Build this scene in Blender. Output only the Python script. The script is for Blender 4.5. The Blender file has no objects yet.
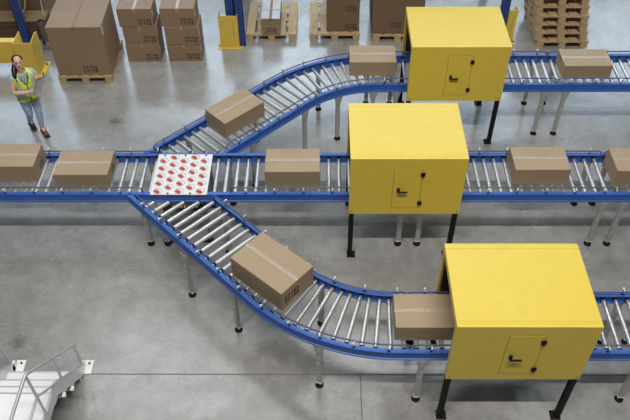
import bpy, bmesh, math, random
from mathutils import Vector, Matrix
random.seed(7)
scene = bpy.context.scene
COL = scene.collection
PI = math.pi

# ------------------------------------------------------------------ camera
CAM_H, TILT, ROLL, YAW, FPX = 8.2, math.radians(46.151), math.radians(-0.490), math.radians(0.696), 735.07
def _yaw(v):
    c, s = math.cos(YAW), math.sin(YAW)
    return Vector((v[0]*c - v[1]*s, v[0]*s + v[1]*c, v[2]))
_fw = Vector((0, math.cos(TILT), -math.sin(TILT)))
_up = Vector((0, math.sin(TILT), math.cos(TILT)))
_rt = Vector((1, 0, 0))
cr, sr = math.cos(ROLL), math.sin(ROLL)
right = _yaw(cr*_rt + sr*_up)
upv = _yaw(-sr*_rt + cr*_up)
fwd = _yaw(_fw)
cam = bpy.data.cameras.new('camera')
cam.sensor_width = 36.0
cam.lens = FPX/630.0*36.0
cam.clip_end = 200
camo = bpy.data.objects.new('camera', cam)
COL.objects.link(camo)
camo.matrix_world = Matrix(((right.x, upv.x, -fwd.x, 0), (right.y, upv.y, -fwd.y, 0),
                            (right.z, upv.z, -fwd.z, CAM_H), (0, 0, 0, 1)))
scene.camera = camo

# ------------------------------------------------------------------ world, lamps, exposure
vs = scene.view_settings
vs.view_transform = 'Standard'; vs.look = 'None'; vs.gamma = 1.0; vs.use_curve_mapping = False
vs.exposure = 0.0
w = bpy.data.worlds.new('hall_ambient'); scene.world = w
w.use_nodes = True
w.node_tree.nodes['Background'].inputs[0].default_value = (0.93, 0.96, 1.0, 1)
w.node_tree.nodes['Background'].inputs[1].default_value = 0.03

def lamp(name, loc, sx, sy, power, col=(1, 0.985, 0.96), rot=(0, 0, 0)):
    l = bpy.data.lights.new(name, 'AREA'); l.shape = 'RECTANGLE'; l.size = sx; l.size_y = sy
    l.energy = power; l.color = col
    o = bpy.data.objects.new(name, l); COL.objects.link(o); o.location = loc; o.rotation_euler = rot
    return o
# one long row of hall lamps behind the camera (its line casts the crisp rail shadows) and two ceiling strips further in
lamp('hall_lamp_row', (0.6, 0.2, 17.5), 12.5, 0.3, 2500, (1.0, 0.96, 0.90), rot=(math.radians(22), 0, 0))
for yy in (11.8, 14.2):
    lamp('ceiling_strip_lamp', (-0.3, yy, 13.0), 15, 1.4, 350, (0.90, 0.97, 1.0))

# ------------------------------------------------------------------ materials
MATS = {}
def mat(name, col, rough=0.5, metal=0.0, spec=0.5, noise=0.0, nscale=8.0, bump=0.0, bscale=60.0, stretch=(1, 1, 1), emit=None, coat=0.0):
    if name in MATS: return MATS[name]
    m = bpy.data.materials.new(name); m.use_nodes = True
    nt = m.node_tree; N = nt.nodes; L = nt.links
    b = N['Principled BSDF']
    b.inputs['Base Color'].default_value = (*col, 1); b.inputs['Roughness'].default_value = rough
    b.inputs['Metallic'].default_value = metal
    b.inputs['Specular IOR Level'].default_value = spec
    if coat: b.inputs['Coat Weight'].default_value = coat; b.inputs['Coat Roughness'].default_value = 0.42
    tc = N.new('ShaderNodeTexCoord'); mp = N.new('ShaderNodeMapping'); mp.inputs['Scale'].default_value = stretch
    L.new(tc.outputs['Object'], mp.inputs[0])
    if noise:
        n = N.new('ShaderNodeTexNoise'); n.inputs['Scale'].default_value = nscale; n.inputs['Detail'].default_value = 5
        L.new(mp.outputs[0], n.inputs['Vector'])
        mr = N.new('ShaderNodeMapRange'); mr.inputs[1].default_value = 0.3; mr.inputs[2].default_value = 0.7
        mr.inputs[3].default_value = 1-noise; mr.inputs[4].default_value = 1+noise
        L.new(n.outputs[0], mr.inputs[0])
        mx = N.new('ShaderNodeMix'); mx.data_type = 'RGBA'; mx.blend_type = 'MULTIPLY'; mx.inputs[0].default_value = 1
        mx.inputs[6].default_value = (*col, 1)
        L.new(mr.outputs[0], mx.inputs[7]); L.new(mx.outputs[2], b.inputs['Base Color'])
    if bump:
        n2 = N.new('ShaderNodeTexNoise'); n2.inputs['Scale'].default_value = bscale; n2.inputs['Detail'].default_value = 3
        L.new(mp.outputs[0], n2.inputs['Vector'])
        bp = N.new('ShaderNodeBump'); bp.inputs['Strength'].default_value = bump; bp.inputs['Distance'].default_value = 0.01
        L.new(n2.outputs[0], bp.inputs['Height']); L.new(bp.outputs[0], b.inputs['Normal'])
    if emit:
        b.inputs['Emission Color'].default_value = (*emit[:3], 1); b.inputs['Emission Strength'].default_value = emit[3]
    MATS[name] = m
    return m

def floor_material():
    m = bpy.data.materials.new('polished_concrete'); m.use_nodes = True
    nt = m.node_tree; N = nt.nodes; L = nt.links; b = N['Principled BSDF']
    tc = N.new('ShaderNodeTexCoord')
    def noise(scale, detail, st=(1, 1, 1), rough=0.6):
        mp = N.new('ShaderNodeMapping'); mp.inputs['Scale'].default_value = st
        L.new(tc.outputs['Object'], mp.inputs[0])
        n = N.new('ShaderNodeTexNoise'); n.inputs['Scale'].default_value = scale; n.inputs['Detail'].default_value = detail
        n.inputs['Roughness'].default_value = rough
        L.new(mp.outputs[0], n.inputs['Vector']); return n
    def rng(n, a, bb, lo=0.3, hi=0.7):
        r = N.new('ShaderNodeMapRange'); r.inputs[1].default_value = lo; r.inputs[2].default_value = hi
        r.inputs[3].default_value = a; r.inputs[4].default_value = bb
        L.new(n.outputs[0], r.inputs[0]); return r
    def mul(a, bb):
        x = N.new('ShaderNodeMath'); x.operation = 'MULTIPLY'; L.new(a.outputs[0], x.inputs[0]); L.new(bb.outputs[0], x.inputs[1]); return x
    a = rng(noise(0.55, 6), 0.80, 1.17)
    c = rng(noise(3.5, 8, rough=0.7), 0.78, 1.20)
    d = rng(noise(28, 6, (0.5, 1.6, 1), 0.75), 0.82, 1.15)
    # dark stains of their own shape
    st = rng(noise(1.15, 4), 1.0, 0.62, 0.70, 0.80)
    f = mul(mul(mul(a, c), d), st)
    for px, py, rad in ((-3.6, 10.03, 0.16), (-4.01, 5.44, 0.14)):      # two old oil marks
        vm = N.new('ShaderNodeVectorMath'); vm.operation = 'DISTANCE'; vm.inputs[1].default_value = (px, py, 0)
        wv = N.new('ShaderNodeVectorMath'); wv.operation = 'MULTIPLY_ADD'; wv.inputs[1].default_value = (0.22, 0.22, 0); 
        L.new(noise(9, 4).outputs['Color'], wv.inputs[0]); 
        sh = N.new('ShaderNodeVectorMath'); sh.operation = 'SUBTRACT'; sh.inputs[1].default_value = (0.11, 0.11, 0)
        L.new(tc.outputs['Object'], sh.inputs[0]); L.new(sh.outputs[0], wv.inputs[2]); L.new(wv.outputs[0], vm.inputs[0])
        r_ = N.new('ShaderNodeMapRange'); r_.inputs[1].default_value = rad*0.3; r_.inputs[2].default_value = rad
        r_.inputs[3].default_value = 0.55; r_.inputs[4].default_value = 1.0
        L.new(vm.outputs['Value'], r_.inputs[0]); f = mul(f, r_)
    mx = N.new('ShaderNodeMix'); mx.data_type = 'RGBA'; mx.blend_type = 'MULTIPLY'; mx.inputs[0].default_value = 1
    mx.inputs[6].default_value = (0.325, 0.319, 0.306, 1)
    L.new(f.outputs[0], mx.inputs[7]); L.new(mx.outputs[2], b.inputs['Base Color'])
    r = rng(noise(1.8, 6), 0.17, 0.30)
    L.new(r.outputs[0], b.inputs['Roughness'])
    b.inputs['Specular IOR Level'].default_value = 1.0
    bp = N.new('ShaderNodeBump'); bp.inputs['Strength'].default_value = 0.12; bp.inputs['Distance'].default_value = 0.006
    L.new(noise(14, 5).outputs[0], bp.inputs['Height']); L.new(bp.outputs[0], b.inputs['Normal'])
    return m

M_floor = floor_material()
M_joint = mat('floor_joint', (0.16, 0.155, 0.15), 0.7)
M_blue = mat('blue_paint', (0.040, 0.135, 0.50), 0.42, noise=0.06, nscale=6)
M_navy = mat('rack_blue', (0.022, 0.065, 0.27), 0.45, noise=0.1)
M_rod = mat('rod_blue_grey', (0.085, 0.12, 0.25), 0.4, metal=0.2)
M_steel = mat('roller_steel', (0.72, 0.71, 0.69), 0.40, metal=0.85)
M_galv = mat('galvanised_steel', (0.50, 0.50, 0.48), 0.48, metal=0.55, noise=0.1, nscale=14)
M_bolt = mat('bright_bolt', (0.82, 0.82, 0.80), 0.3, metal=0.5)
M_black = mat('black_rubber', (0.007, 0.007, 0.008), 0.7, spec=0.2)
M_bpaint = mat('black_paint', (0.007, 0.007, 0.008), 0.65, spec=0.25)
M_yel = mat('yellow_enamel', (0.79, 0.585, 0.06), 0.45, spec=0.5, noise=0.025, nscale=7, bump=0.03, bscale=90, coat=0.4)
M_yel2 = mat('yellow_guard', (0.78, 0.55, 0.08), 0.45, noise=0.08, nscale=5)
M_inside = mat('inside_dark', (0.012, 0.011, 0.010), 0.7)  # gaps and slots, also the painted dark inside the tunnels
M_card = mat('cardboard', (0.385, 0.280, 0.170), 0.55, noise=0.045, nscale=3, stretch=(1, 1, 6))
M_cardb = mat('cardboard_brown', (0.30, 0.205, 0.122), 0.6, noise=0.05, nscale=3, stretch=(1, 1, 6))
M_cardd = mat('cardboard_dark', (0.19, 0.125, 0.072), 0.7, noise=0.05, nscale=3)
M_tape = mat('clear_tape', (0.44, 0.325, 0.235), 0.2, spec=0.7, bump=0.9, bscale=34, coat=0.3)
M_tapeb = mat('brown_tape', (0.24, 0.14, 0.08), 0.5, bump=0.2, bscale=30)
M_ink = mat('stamp_ink', (0.045, 0.030, 0.020), 0.8)
M_film = mat('grey_film', (0.50, 0.49, 0.50), 0.3, noise=0.08)
M_label = mat('paper_label', (0.80, 0.80, 0.78), 0.6)
M_wood = mat('pallet_wood', (0.52, 0.375, 0.205), 0.72, noise=0.18, nscale=5, stretch=(6, 0.8, 6))
M_woodx = mat('pallet_wood_cross', (0.52, 0.375, 0.205), 0.72, noise=0.18, nscale=5, stretch=(0.8, 6, 6))
M_wood_shaded = mat('crate_wood_shaded', (0.10, 0.062, 0.035), 0.8, noise=0.2, nscale=4, stretch=(0.8, 6, 6))  # crate sides: same wood, darkened to stand for shade
M_wood_lit = mat('crate_wood_lit', (0.26, 0.175, 0.09), 0.8, noise=0.2, nscale=4, stretch=(0.8, 6, 6))  # crate top: the lighter, lit copy of that wood
M_truck = mat('truck_grey', (0.13, 0.12, 0.11), 0.6)
M_strap = mat('white_strap', (0.70, 0.70, 0.68), 0.5)
M_white = mat('white_plate', (0.80, 0.80, 0.79), 0.4)
M_ring = mat('wheel_pocket', (0.34, 0.33, 0.33), 0.55)
M_red = mat('red_wheel', (0.58, 0.060, 0.045), 0.55)
M_stair = mat('white_step_paint', (0.92, 0.92, 0.91), 0.42, noise=0.02)
M_tread = mat('step_tread', (0.80, 0.80, 0.80), 0.5)
M_riser = mat('step_riser', (0.60, 0.60, 0.60), 0.5)
M_alu = mat('aluminium_tube', (0.66, 0.66, 0.66), 0.35, metal=0.65)
M_dgrey = mat('dark_grey_plastic', (0.06, 0.055, 0.05), 0.6)
M_motor = mat('motor_grey', (0.22, 0.22, 0.21), 0.5, metal=0.4)
M_sand = mat('sand_yellow', (0.48, 0.43, 0.27), 0.6)
# figure
M_skin = mat('skin', (0.78, 0.50, 0.38), 0.55)
M_hair = mat('hair_black', (0.012, 0.009, 0.008), 0.42)
M_vest = mat('vest_fluorescent', (0.78, 0.95, 0.05), 0.6, noise=0.04)
M_refl = mat('vest_reflective', (0.56, 0.59, 0.58), 0.4)
M_trim = mat('vest_trim', (0.035, 0.04, 0.045), 0.7)
M_shirt = mat('shirt_blue_grey', (0.46, 0.54, 0.66), 0.7)
M_jean = mat('jeans_light', (0.42, 0.54, 0.70), 0.75, noise=0.12, nscale=22)
M_shoe = mat('shoe_brown', (0.17, 0.065, 0.025), 0.5)
M_shoe_dark = mat('sole_and_shaded_shoe', (0.02, 0.017, 0.015), 0.7)
M_lip = mat('lip', (0.46, 0.12, 0.10), 0.5)
M_eye = mat('eye_dark', (0.02, 0.013, 0.01), 0.3)
M_tab = mat('clipboard_paper', (0.74, 0.76, 0.78), 0.45)

# ------------------------------------------------------------------ mesh builder
class MB:
    def __init__(s): s.v = []; s.f = []; s.m = []; s.sm = []
    def add(s, vs_, fs, mi=0, smooth=False):
        o = len(s.v); s.v += [tuple(v) for v in vs_]
        for f in fs: s.f.append([i+o for i in f]); s.m.append(mi); s.sm.append(smooth)
        return s
    def box(s, c, d, mi=0, rz=0.0, M=None):
        x, y, z = d[0]/2, d[1]/2, d[2]/2
        vv = [Vector((a*x, b*y, e*z)) for e in (-1, 1) for b in (-1, 1) for a in (-1, 1)]
        if rz:
            R = Matrix.Rotation(rz, 3, 'Z'); vv = [R @ v for v in vv]
        if M is not None: vv = [M @ v for v in vv]
        vv = [v + Vector(c) for v in vv]
        return s.add(vv, [(0, 2, 3, 1), (4, 5, 7, 6), (0, 1, 5, 4), (2, 6, 7, 3), (0, 4, 6, 2), (1, 3, 7, 5)], mi)
    def b2(s, lo, hi, mi=0):
        return s.box([(a+b)/2 for a, b in zip(lo, hi)], [b-a for a, b in zip(lo, hi)], mi)
    def cbox(s, lo, hi, ch, mi=0):
        """box with chamfered edges"""
        c = [(a+b)/2 for a, b in zip(lo, hi)]; d = [(b-a)/2 for a, b in zip(lo, hi)]
        bm = bmesh.new(); bmesh.ops.create_cube(bm, size=2)
        for v in bm.verts: v.co = Vector((v.co.x*d[0]+c[0], v.co.y*d[1]+c[1], v.co.z*d[2]+c[2]))
        bmesh.ops.bevel(bm, geom=list(bm.edges), offset=ch, segments=1, affect='EDGES', profile=0.5)
        bm.verts.index_update()
        s.add([v.co.copy() for v in bm.verts], [[v.index for v in f.verts] for f in bm.faces], mi); bm.free(); return s
    def cyl(s, a, b, r, n=10, mi=0, r2=None, smooth=True, caps=True):
        a = Vector(a); b = Vector(b); r2 = r if r2 is None else r2
        d = (b-a).normalized(); t = Vector((0, 0, 1)) if abs(d.z) < 0.9 else Vector((1, 0, 0))
        u = d.cross(t).normalized(); w_ = d.cross(u)
        vv = []
        for p, rr in ((a, r), (b, r2)):
            for i in range(n):
                an = 2*PI*i/n; vv.append(p + u*(math.cos(an)*rr) + w_*(math.sin(an)*rr))
        s.add(vv, [(i, (i+1) % n, n+(i+1) % n, n+i) for i in range(n)], mi, smooth)
        if caps: s.add(vv, [list(range(n))[::-1], list(range(n, 2*n))], mi)
        return s
    def tube(s, pts, r, n=8, mi=0, caps=True):
        pts = [Vector(p) for p in pts]; prev = None; rings = []
        for i, p in enumerate(pts):
            d = (pts[min(i+1, len(pts)-1)] - pts[max(i-1, 0)]).normalized()
            if prev is None:
                t = Vector((0, 0, 1)) if abs(d.z) < 0.9 else Vector((1, 0, 0)); u = d.cross(t).normalized()
            else:
                u = (prev - d*prev.dot(d)).normalized()
            prev = u; w_ = d.cross(u)
            rings.append([p + u*(math.cos(2*PI*k/n)*r) + w_*(math.sin(2*PI*k/n)*r) for k in range(n)])
        vv = [v for q in rings for v in q]; fs = []
        for i in range(len(rings)-1):
            for k in range(n): fs.append((i*n+k, i*n+(k+1) % n, (i+1)*n+(k+1) % n, (i+1)*n+k))
        s.add(vv, fs, mi, True)
        if caps: s.add(vv, [list(range(n))[::-1], list(range((len(rings)-1)*n, len(rings)*n))], mi)
        return s
    def prism(s, poly, ax, lo, hi, mi=0):
        """poly in the two other axes, extruded along ax"""
        def P(p, t):
            if ax == 'x': return (t, p[0], p[1])
            if ax == 'y': return (p[0], t, p[1])
            return (p[0], p[1], t)
        n = len(poly); vv = [P(p, lo) for p in poly] + [P(p, hi) for p in poly]
        return s.add(vv, [list(range(n))[::-1], list(range(n, 2*n))] + [(i, (i+1) % n, n+(i+1) % n, n+i) for i in range(n)], mi)
    def mesh(s, name, mats, recalc=True):
        me = bpy.data.meshes.new(name); me.from_pydata(s.v, [], s.f)
        for m in mats: me.materials.append(m)
        me.polygons.foreach_set('material_index', s.m); me.polygons.foreach_set('use_smooth', s.sm)
        if recalc:
            bm = bmesh.new(); bm.from_mesh(me); bmesh.ops.recalc_face_normals(bm, faces=bm.faces); bm.to_mesh(me); bm.free()
        me.update(); return me
    def build(s, name, mats, parent=None, loc=(0, 0, 0), rz=0):
        return put(name, s.mesh(name, mats if isinstance(mats, (list, tuple)) else [mats]), parent, loc, rz)
def put(name, me, parent=None, loc=(0, 0, 0), rz=0):
    o = bpy.data.objects.new(name, me); COL.objects.link(o); o.parent = parent
    o.location = loc; o.rotation_euler = (0, 0, rz); return o
def thing(name, label, cat, loc=(0, 0, 0), rz=0, group=None):
    o = bpy.data.objects.new(name, None); COL.objects.link(o); o.location = loc; o.rotation_euler = (0, 0, rz)
    o.empty_display_size = 0.1
    return tag(o, label, cat, group)
def tag(o, label, cat, group=None):
    o['label'] = label; o['category'] = cat
    if group: o['group'] = group
    return o
def struct(o): o['kind'] = 'structure'; return o

# ------------------------------------------------------------------ setting
mb = MB(); mb.b2((-14, -3, -0.3), (14, 24, 0)); floor = struct(mb.build('floor', M_floor))
mb = MB()
mb.b2((-14, 4.965, 0.0), (14, 4.98, 0.0015)); mb.b2((0.49, -3, 0.0), (0.505, 4.98, 0.0015)); mb.b2((-14, 9.05, 0.0), (14, 9.06, 0.0015))
mb.build('expansion_joint', M_joint, floor)
# far wall with tall daylight windows: mirrored in the polished floor
mb = MB(); mb.b2((-14, 23.7, 0), (14, 24, 18)); wall = struct(mb.build('wall_back', mat('hall_wall', (0.66, 0.68, 0.70), 0.8)))
M_pane = mat('daylit_pane', (0.8, 0.85, 0.9), 0.3, emit=(0.64, 0.81, 1.0, 5.0))
for i in range(5):
    x = -11.2 + i*5.6
    mb = MB(); mb.b2((x-2.4, 23.62, 5.8), (x+2.4, 23.68, 13.6 if i < 4 else 10.2)); wn = struct(mb.build('window_%d' % (i+1), M_pane))
    for k in range(5): MB().b2((x-2.4+k*1.2-0.04, 23.56, 5.8), (x-2.4+k*1.2+0.04, 23.62, 13.6 if i < 4 else 10.2)).build('mullion', M_dgrey, wn)
    for k in range(4): MB().b2((x-2.44, 23.56, 5.76+k*(2.6 if i < 4 else 1.46)), (x+2.44, 23.62, 5.84+k*(2.6 if i < 4 else 1.46))).build('transom', M_dgrey, wn)

# ------------------------------------------------------------------ conveyors
RT = 1.04          # top of the side rails
RH = 0.15          # rail height
ZR = 0.985         # top of the rollers
RR = 0.0285
HW = 0.432          # half width, outer face of rail
PITCH = 0.146
_roller = {}
def roller_mesh(L):
    k = round(L, 2)
    if k not in _roller:
        b = MB(); h = k/2
        b.cyl((-h+0.012, 0, 0), (h-0.012, 0, 0), RR, 12)
        b.cyl((-h, 0, 0), (h, 0, 0), 0.007, 6, 0)
        for q in (-h+0.012, h-0.030): b.cyl((q, 0, 0), (q+0.018, 0, 0), RR+0.0004, 12, 1)
        if k > 0.4: b.cyl((h-0.085, 0, 0), (h-0.060, 0, 0), RR+0.0006, 12, 1)
        _roller[k] = b.mesh('roller', [M_steel, M_black])
    return _roller[k]
_leg = {}
def leg_mesh():
    if 'l' not in _leg:
        b = MB(); top = RT-RH
        # C profile opening towards -y, slotted
        b.b2((-0.034, 0.010, 0.075), (0.034, 0.016, top)); b.b2((-0.034, -0.020, 0.075), (-0.028, 0.010, top)); b.b2((0.028, -0.020, 0.075), (0.034, 0.010, top))
        b.b2((-0.034, -0.024, 0.075), (0.034, -0.018, top))
        b.prism([(-0.075, top), (0.075, top), (0.042, top-0.13), (-0.042, top-0.13)], 'y', -0.030, -0.024)
        for z in (top-0.03, top-0.09, top-0.24, top-0.36):
            b.cyl((0, -0.033, z), (0, -0.023, z), 0.009, 8, 1)
        b.b2((-0.04, -0.03, 0.068), (0.04, 0.02, 0.076), 1)
        _leg['l'] = b.mesh('leg', [M_galv, M_bolt])
        f = MB(); f.cyl((0, 0, 0.0), (0, 0, 0.018), 0.055, 16, 0, 0.052); f.cyl((0, 0, 0.018), (0, 0, 0.036), 0.050, 16, 0, 0.020); f.cyl((0, 0, 0.036), (0, 0, 0.075), 0.011, 8, 1)
        _leg['f'] = f.mesh('foot', [M_black, M_galv])
    return _leg
def bracket_mesh():
    if 'b' not in _leg:
        b = MB(); b.cyl((0, 0.012, -0.012), (0, 0.012, 0.085), 0.006, 6, 1); b.cyl((0, -0.03, 0.082), (0, 0.018, 0.082), 0.0065, 8, 0)
        b.cyl((0, 0.008, 0.082), (0, 0.030, 0.082), 0.015, 8, 0)
        b.box((0, 0.0, -0.01), (0.03, 0.03, 0.02), 1)
        _leg['b'] = b.mesh('guard_bracket', [M_bolt, M_rod])
    return _leg['b']

def clip_poly(pts, keep):
    """keep the part of a polyline where keep(p) >= 0"""
    out = []
    for i, p in enumerate(pts):
        k = keep(p)
        if i:
            q = pts[i-1]; kq = keep(q)
            if (k >= 0) != (kq >= 0):
                t = kq/(kq-k); out.append((q[0]+(p[0]-q[0])*t, q[1]+(p[1]-q[1])*t))
        if k >= 0: out.append(p)
    return out
def resample(pts, step):
    """points and tangents along a polyline every step"""
    res = []; acc = 0.0; nxt = step/2
    for a, b in zip(pts, pts[1:]):
        L = math.hypot(b[0]-a[0], b[1]-a[1])
        if L < 1e-9: continue
        t = ((b[0]-a[0])/L, (b[1]-a[1])/L)
        while nxt <= acc+L:
            k = (nxt-acc)/L; res.append(((a[0]+(b[0]-a[0])*k, a[1]+(b[1]-a[1])*k), t)); nxt += step
        acc += L
    return res
def offset(pts, d):
    """offset to the left of the direction of travel"""
    out = []
    for i, p in enumerate(pts):
        a = pts[max(i-1, 0)]; b = pts[min(i+1, len(pts)-1)]
        L = math.hypot(b[0]-a[0], b[1]-a[1]); t = ((b[0]-a[0])/L, (b[1]-a[1])/L)
        out.append((p[0]-t[1]*d, p[1]+t[0]*d))
    return out
def rail_sweep(pts, side, org):
    """C profile side rail; side +1: outer face lies left of the travel"""
    prof = [(0.0, RT), (0.0, RT-0.020), (-0.012, RT-0.026), (-0.012, RT-RH+0.026), (0.0, RT-RH+0.020), (0.0, RT-RH), (-0.050, RT-RH), (-0.050, RT-RH+0.012), (-0.024, RT-RH+0.012), (-0.024, RT-0.014), (-0.055, RT-0.014), (-0.055, RT)]
    b = MB(); n = len(prof); rings = []
    for i, p in enumerate(pts):
        a = pts[max(i-1, 0)]; q = pts[min(i+1, len(pts)-1)]
        L = math.hypot(q[0]-a[0], q[1]-a[1]); t = ((q[0]-a[0])/L, (q[1]-a[1])/L); nx, ny = -t[1]*side, t[0]*side
        rings.append([(p[0]+nx*u-org[0], p[1]+ny*u-org[1], z) for u, z in prof])
    vv = [v for r in rings for v in r]; fs = []
    for i in range(len(rings)-1):
        for k in range(n): fs.append((i*n+k, i*n+(k+1) % n, (i+1)*n+(k+1) % n, (i+1)*n+k))
    fs += [list(range(n)), list(range((len(rings)-1)*n, len(rings)*n))]
    return b.add(vv, fs)
def conveyor(label, path, legs, keep=None, rods=((0, 1), (0, 1)), group='roller conveyor sections', roller_skip=None, phase=None):
    """path: centre line. legs: list of (x,y,rz). keep: clip function. rods: fraction ranges on the left / right rail"""
    org = path[len(path)//2]
    root = thing('roller_conveyor', label, 'conveyor', (org[0], org[1], 0), group=group)
    for side, rr in ((1, rods[0]), (-1, rods[1])):
        pl = offset(path, HW*side)
        if keep: pl = clip_poly(pl, keep)
        rail_sweep(pl, side, org).build('side_rail', M_blue, root)
        if rr is None: continue
        rp = offset(path, (HW-0.055)*side)
        if keep: rp = clip_poly(rp, lambda p: keep(p)-0.06)
        fine = resample(rp, 0.05)
        i0, i1 = int(rr[0]*(len(fine)-1)), int(rr[1]*(len(fine)-1))
        fine = fine[i0:i1+1]
        P = [(p[0]-org[0], p[1]-org[1], RT+0.082) for p, t in fine]
        # ends of the rod turn down to the rail
        e0 = (P[0][0], P[0][1], RT-0.02); e1 = (P[-1][0], P[-1][1], RT-0.02)
        P = [e0, (P[0][0], P[0][1], RT+0.06)] + P[1:-1] + [(P[-1][0], P[-1][1], RT+0.06), e1]
        MB().tube(P, 0.0105, 6).build('guard_rail', M_rod, root)
        for p, t in fine[4::8]:
            a = math.atan2(t[1], t[0]) + (0 if side > 0 else PI)
            nx, ny = -t[1]*side, t[0]*side
            put('guard_bracket', bracket_mesh(), root, (p[0]+nx*0.03-org[0], p[1]+ny*0.03-org[1], RT), a)
    bp = offset(path, -(HW-0.088))
    if keep: bp = clip_poly(bp, lambda p: keep(p)-0.10)
    q = [p for p, t in resample(bp, 0.06)]
    for wd, dz in ((0.040, 0.052),):          # flat drive belt under the roller ends
        lo = offset(q, -wd/2); hi = offset(q, wd/2); n = len(q); b = MB()
        vv = [(p[0]-org[0], p[1]-org[1], ZR-dz+h) for h in (0, 0.008) for row in (lo, hi) for p in row]
        fs = []
        for i in range(n-1):
            a0, b0, a1, b1 = i, n+i, 2*n+i, 3*n+i
            fs += [(a1, a1+1, b1+1, b1), (a0, b0, b0+1, a0+1), (a0, a0+1, a1+1, a1), (b0, b1, b1+1, b0+1)]
        fs += [(0, 2*n, 3*n, n), (n-1, 2*n-1, 4*n-1, 3*n-1)]
        b.add(vv, fs).build('drive_belt', M_black, root)
    for p, t in resample(path, PITCH):
        nrm = (-t[1], t[0]); h = HW-0.026
        a = Vector((p[0]+nrm[0]*h, p[1]+nrm[1]*h)); b = Vector((p[0]-nrm[0]*h, p[1]-nrm[1]*h))
        if keep:
            q = clip_poly([tuple(a), tuple(b)], lambda z: keep(z)-0.045)
            if len(q) < 2: continue
            a, b = Vector(q[0]), Vector(q[-1])
        L = (b-a).length
        if L < 0.10: continue
        c = (a+b)/2; d = b-a
        ob = put('roller', roller_mesh(L), root, (c.x-org[0], c.y-org[1], ZR-RR), math.atan2(d.y, d.x))
        k = L/round(L, 2); ob.scale = (k, 1, 1)
    lm = leg_mesh()
    for x, y, rz in legs:
        lg = put('leg', lm['l'], root, (x-org[0], y-org[1], 0), rz)
        put('foot', lm['f'], lg, (0, -0.004, 0))
    return root

Y1, Y2, Y3 = 10.113, 7.603, 5.052      # centre lines of the three straight runs
def straight(x0, x1, y): return [(x0, y), ((x0+x1)/2, y), (x1, y)]
def leg_row(y, xs):
    return [(x, y-HW+0.02, 0) for x in xs] + [(x, y+HW-0.02, PI) for x in xs]
def bend(cx, cy, R, sgn, xend, diag):
    """centre line: straight 45 degree run, then arc, then straight run along +x. sgn +1: comes up from below"""
    pts = []
    a0 = math.radians(135)
    sx, sy = cx+R*math.cos(a0), cy+sgn*R*math.sin(a0)
    n = 12
    for i in range(n): pts.append((sx-(n-i)/n*diag*0.7071, sy-sgn*(n-i)/n*diag*0.7071))
    for i in range(17):
        a = a0-math.radians(45)*i/16; pts.append((cx+R*math.cos(a), cy+sgn*R*math.sin(a)))
    if xend > cx+0.02: pts.append((xend, cy+sgn*R))
    return pts
# upper line
P1 = bend(0.93, 8.06, 2.053, 1, 1.02, 3.2)
conveyor('curved blue roller conveyor branching up and right from the white sorting plate', P1,
         [(-0.27, 9.19, PI/4*0.9), (0.27, 9.57, 0.4), (0.85, 9.70, 0), (-1.1, 9.52, PI*1.25), (-0.05, 10.36, PI*1.13), (0.80, 10.54, PI), (-2.05, 8.62, PI*1.25), (-1.05, 8.42, PI/4)],
         keep=lambda p: p[1]-(Y2+HW+0.004))
conveyor('straight roller conveyor running through the farthest yellow machine', straight(1.02, 3.80, Y1), leg_row(Y1, (1.22, 3.63)), rods=((0, 1), (0, 1)))
conveyor('roller conveyor at the upper right in front of the pallet stack', straight(3.80, 7.4, Y1), leg_row(Y1, (3.97, 6.9)))
# middle line
conveyor('roller conveyor entering from the left towards the white sorting plate', straight(-7.0, -2.37, Y2), leg_row(Y2, (-6.6, -2.52)), rods=((0, 1), (0, 0.985)))
conveyor('roller conveyor right of the white sorting plate running into the middle yellow machine', straight(-1.57, 1.27, Y2), leg_row(Y2, (-1.37, 1.13)), rods=(None, (0.115, 1)))
conveyor('roller conveyor leaving the middle yellow machine to the right', straight(1.27, 4.07, Y2), leg_row(Y2, (1.41, 3.93)))
conveyor('roller conveyor at the right edge continuing the middle line', straight(4.07, 7.4, Y2), leg_row(Y2, (4.21, 7.0)))
# lower line
P3 = bend(0.90, 7.13, 2.078, -1, 1.03, 3.2)
conveyor('curved blue roller conveyor branching down and right from the white sorting plate', P3,
         [(-1.79, 6.24, -PI/4), (-1.10, 5.66, -PI/4), (-0.02, 4.83, -0.36), (-0.80, 6.44, PI*0.75), (0.0, 5.76, PI*0.8), (-1.35, 7.02, PI*0.75)],
         keep=lambda p: (Y2-HW-0.004)-p[1])
conveyor('straight roller conveyor running through the nearest yellow machine', straight(1.03, 3.83, Y3), leg_row(Y3, (1.17, 3.68)))
conveyor('roller conveyor at the lower right edge behind the nearest machine line', straight(3.83, 6.4, Y3), leg_row(Y3, (4.0, 6.1)))

# ---- sorting plate
sx0, sx1 = -2.368, -1.572
so = thing('wheel_sorter', 'white sorting plate with rows of red wheels where the three conveyors meet', 'sorter', ((sx0+sx1)/2, Y2, 0))
for sd in (1, -1):
    pl = [(sx0+0.001, Y2+HW*sd), (sx1-0.001, Y2+HW*sd)]
    rail_sweep(pl, sd, ((sx0+sx1)/2, Y2)).build('side_rail', M_blue, so)
hx = (sx1-sx0)/2-0.004
plate = MB().cbox((-hx, -HW-0.012, RT+0.001), (hx, HW-0.045, RT+0.015), 0.003).build('plate', M_white, so)
ringm = MB()
for i in range(20):                       # thin raised rim around each wheel opening
    a0, a1 = 2*PI*i/20, 2*PI*(i+1)/20
    q = [(math.cos(a)*r*1.15, math.sin(a)*r, z) for a in (a0, a1) for r in (0.050, 0.056) for z in (0.0, 0.003)]
    ringm.add(q, [(1, 3, 7, 5), (2, 6, 7, 3), (0, 1, 5, 4)])
ringme = ringm.mesh('wheel_pocket', [M_ring])
wh = MB(); R45 = Matrix.Rotation(math.radians(-38), 3, 'Z')
pr = []
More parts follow.
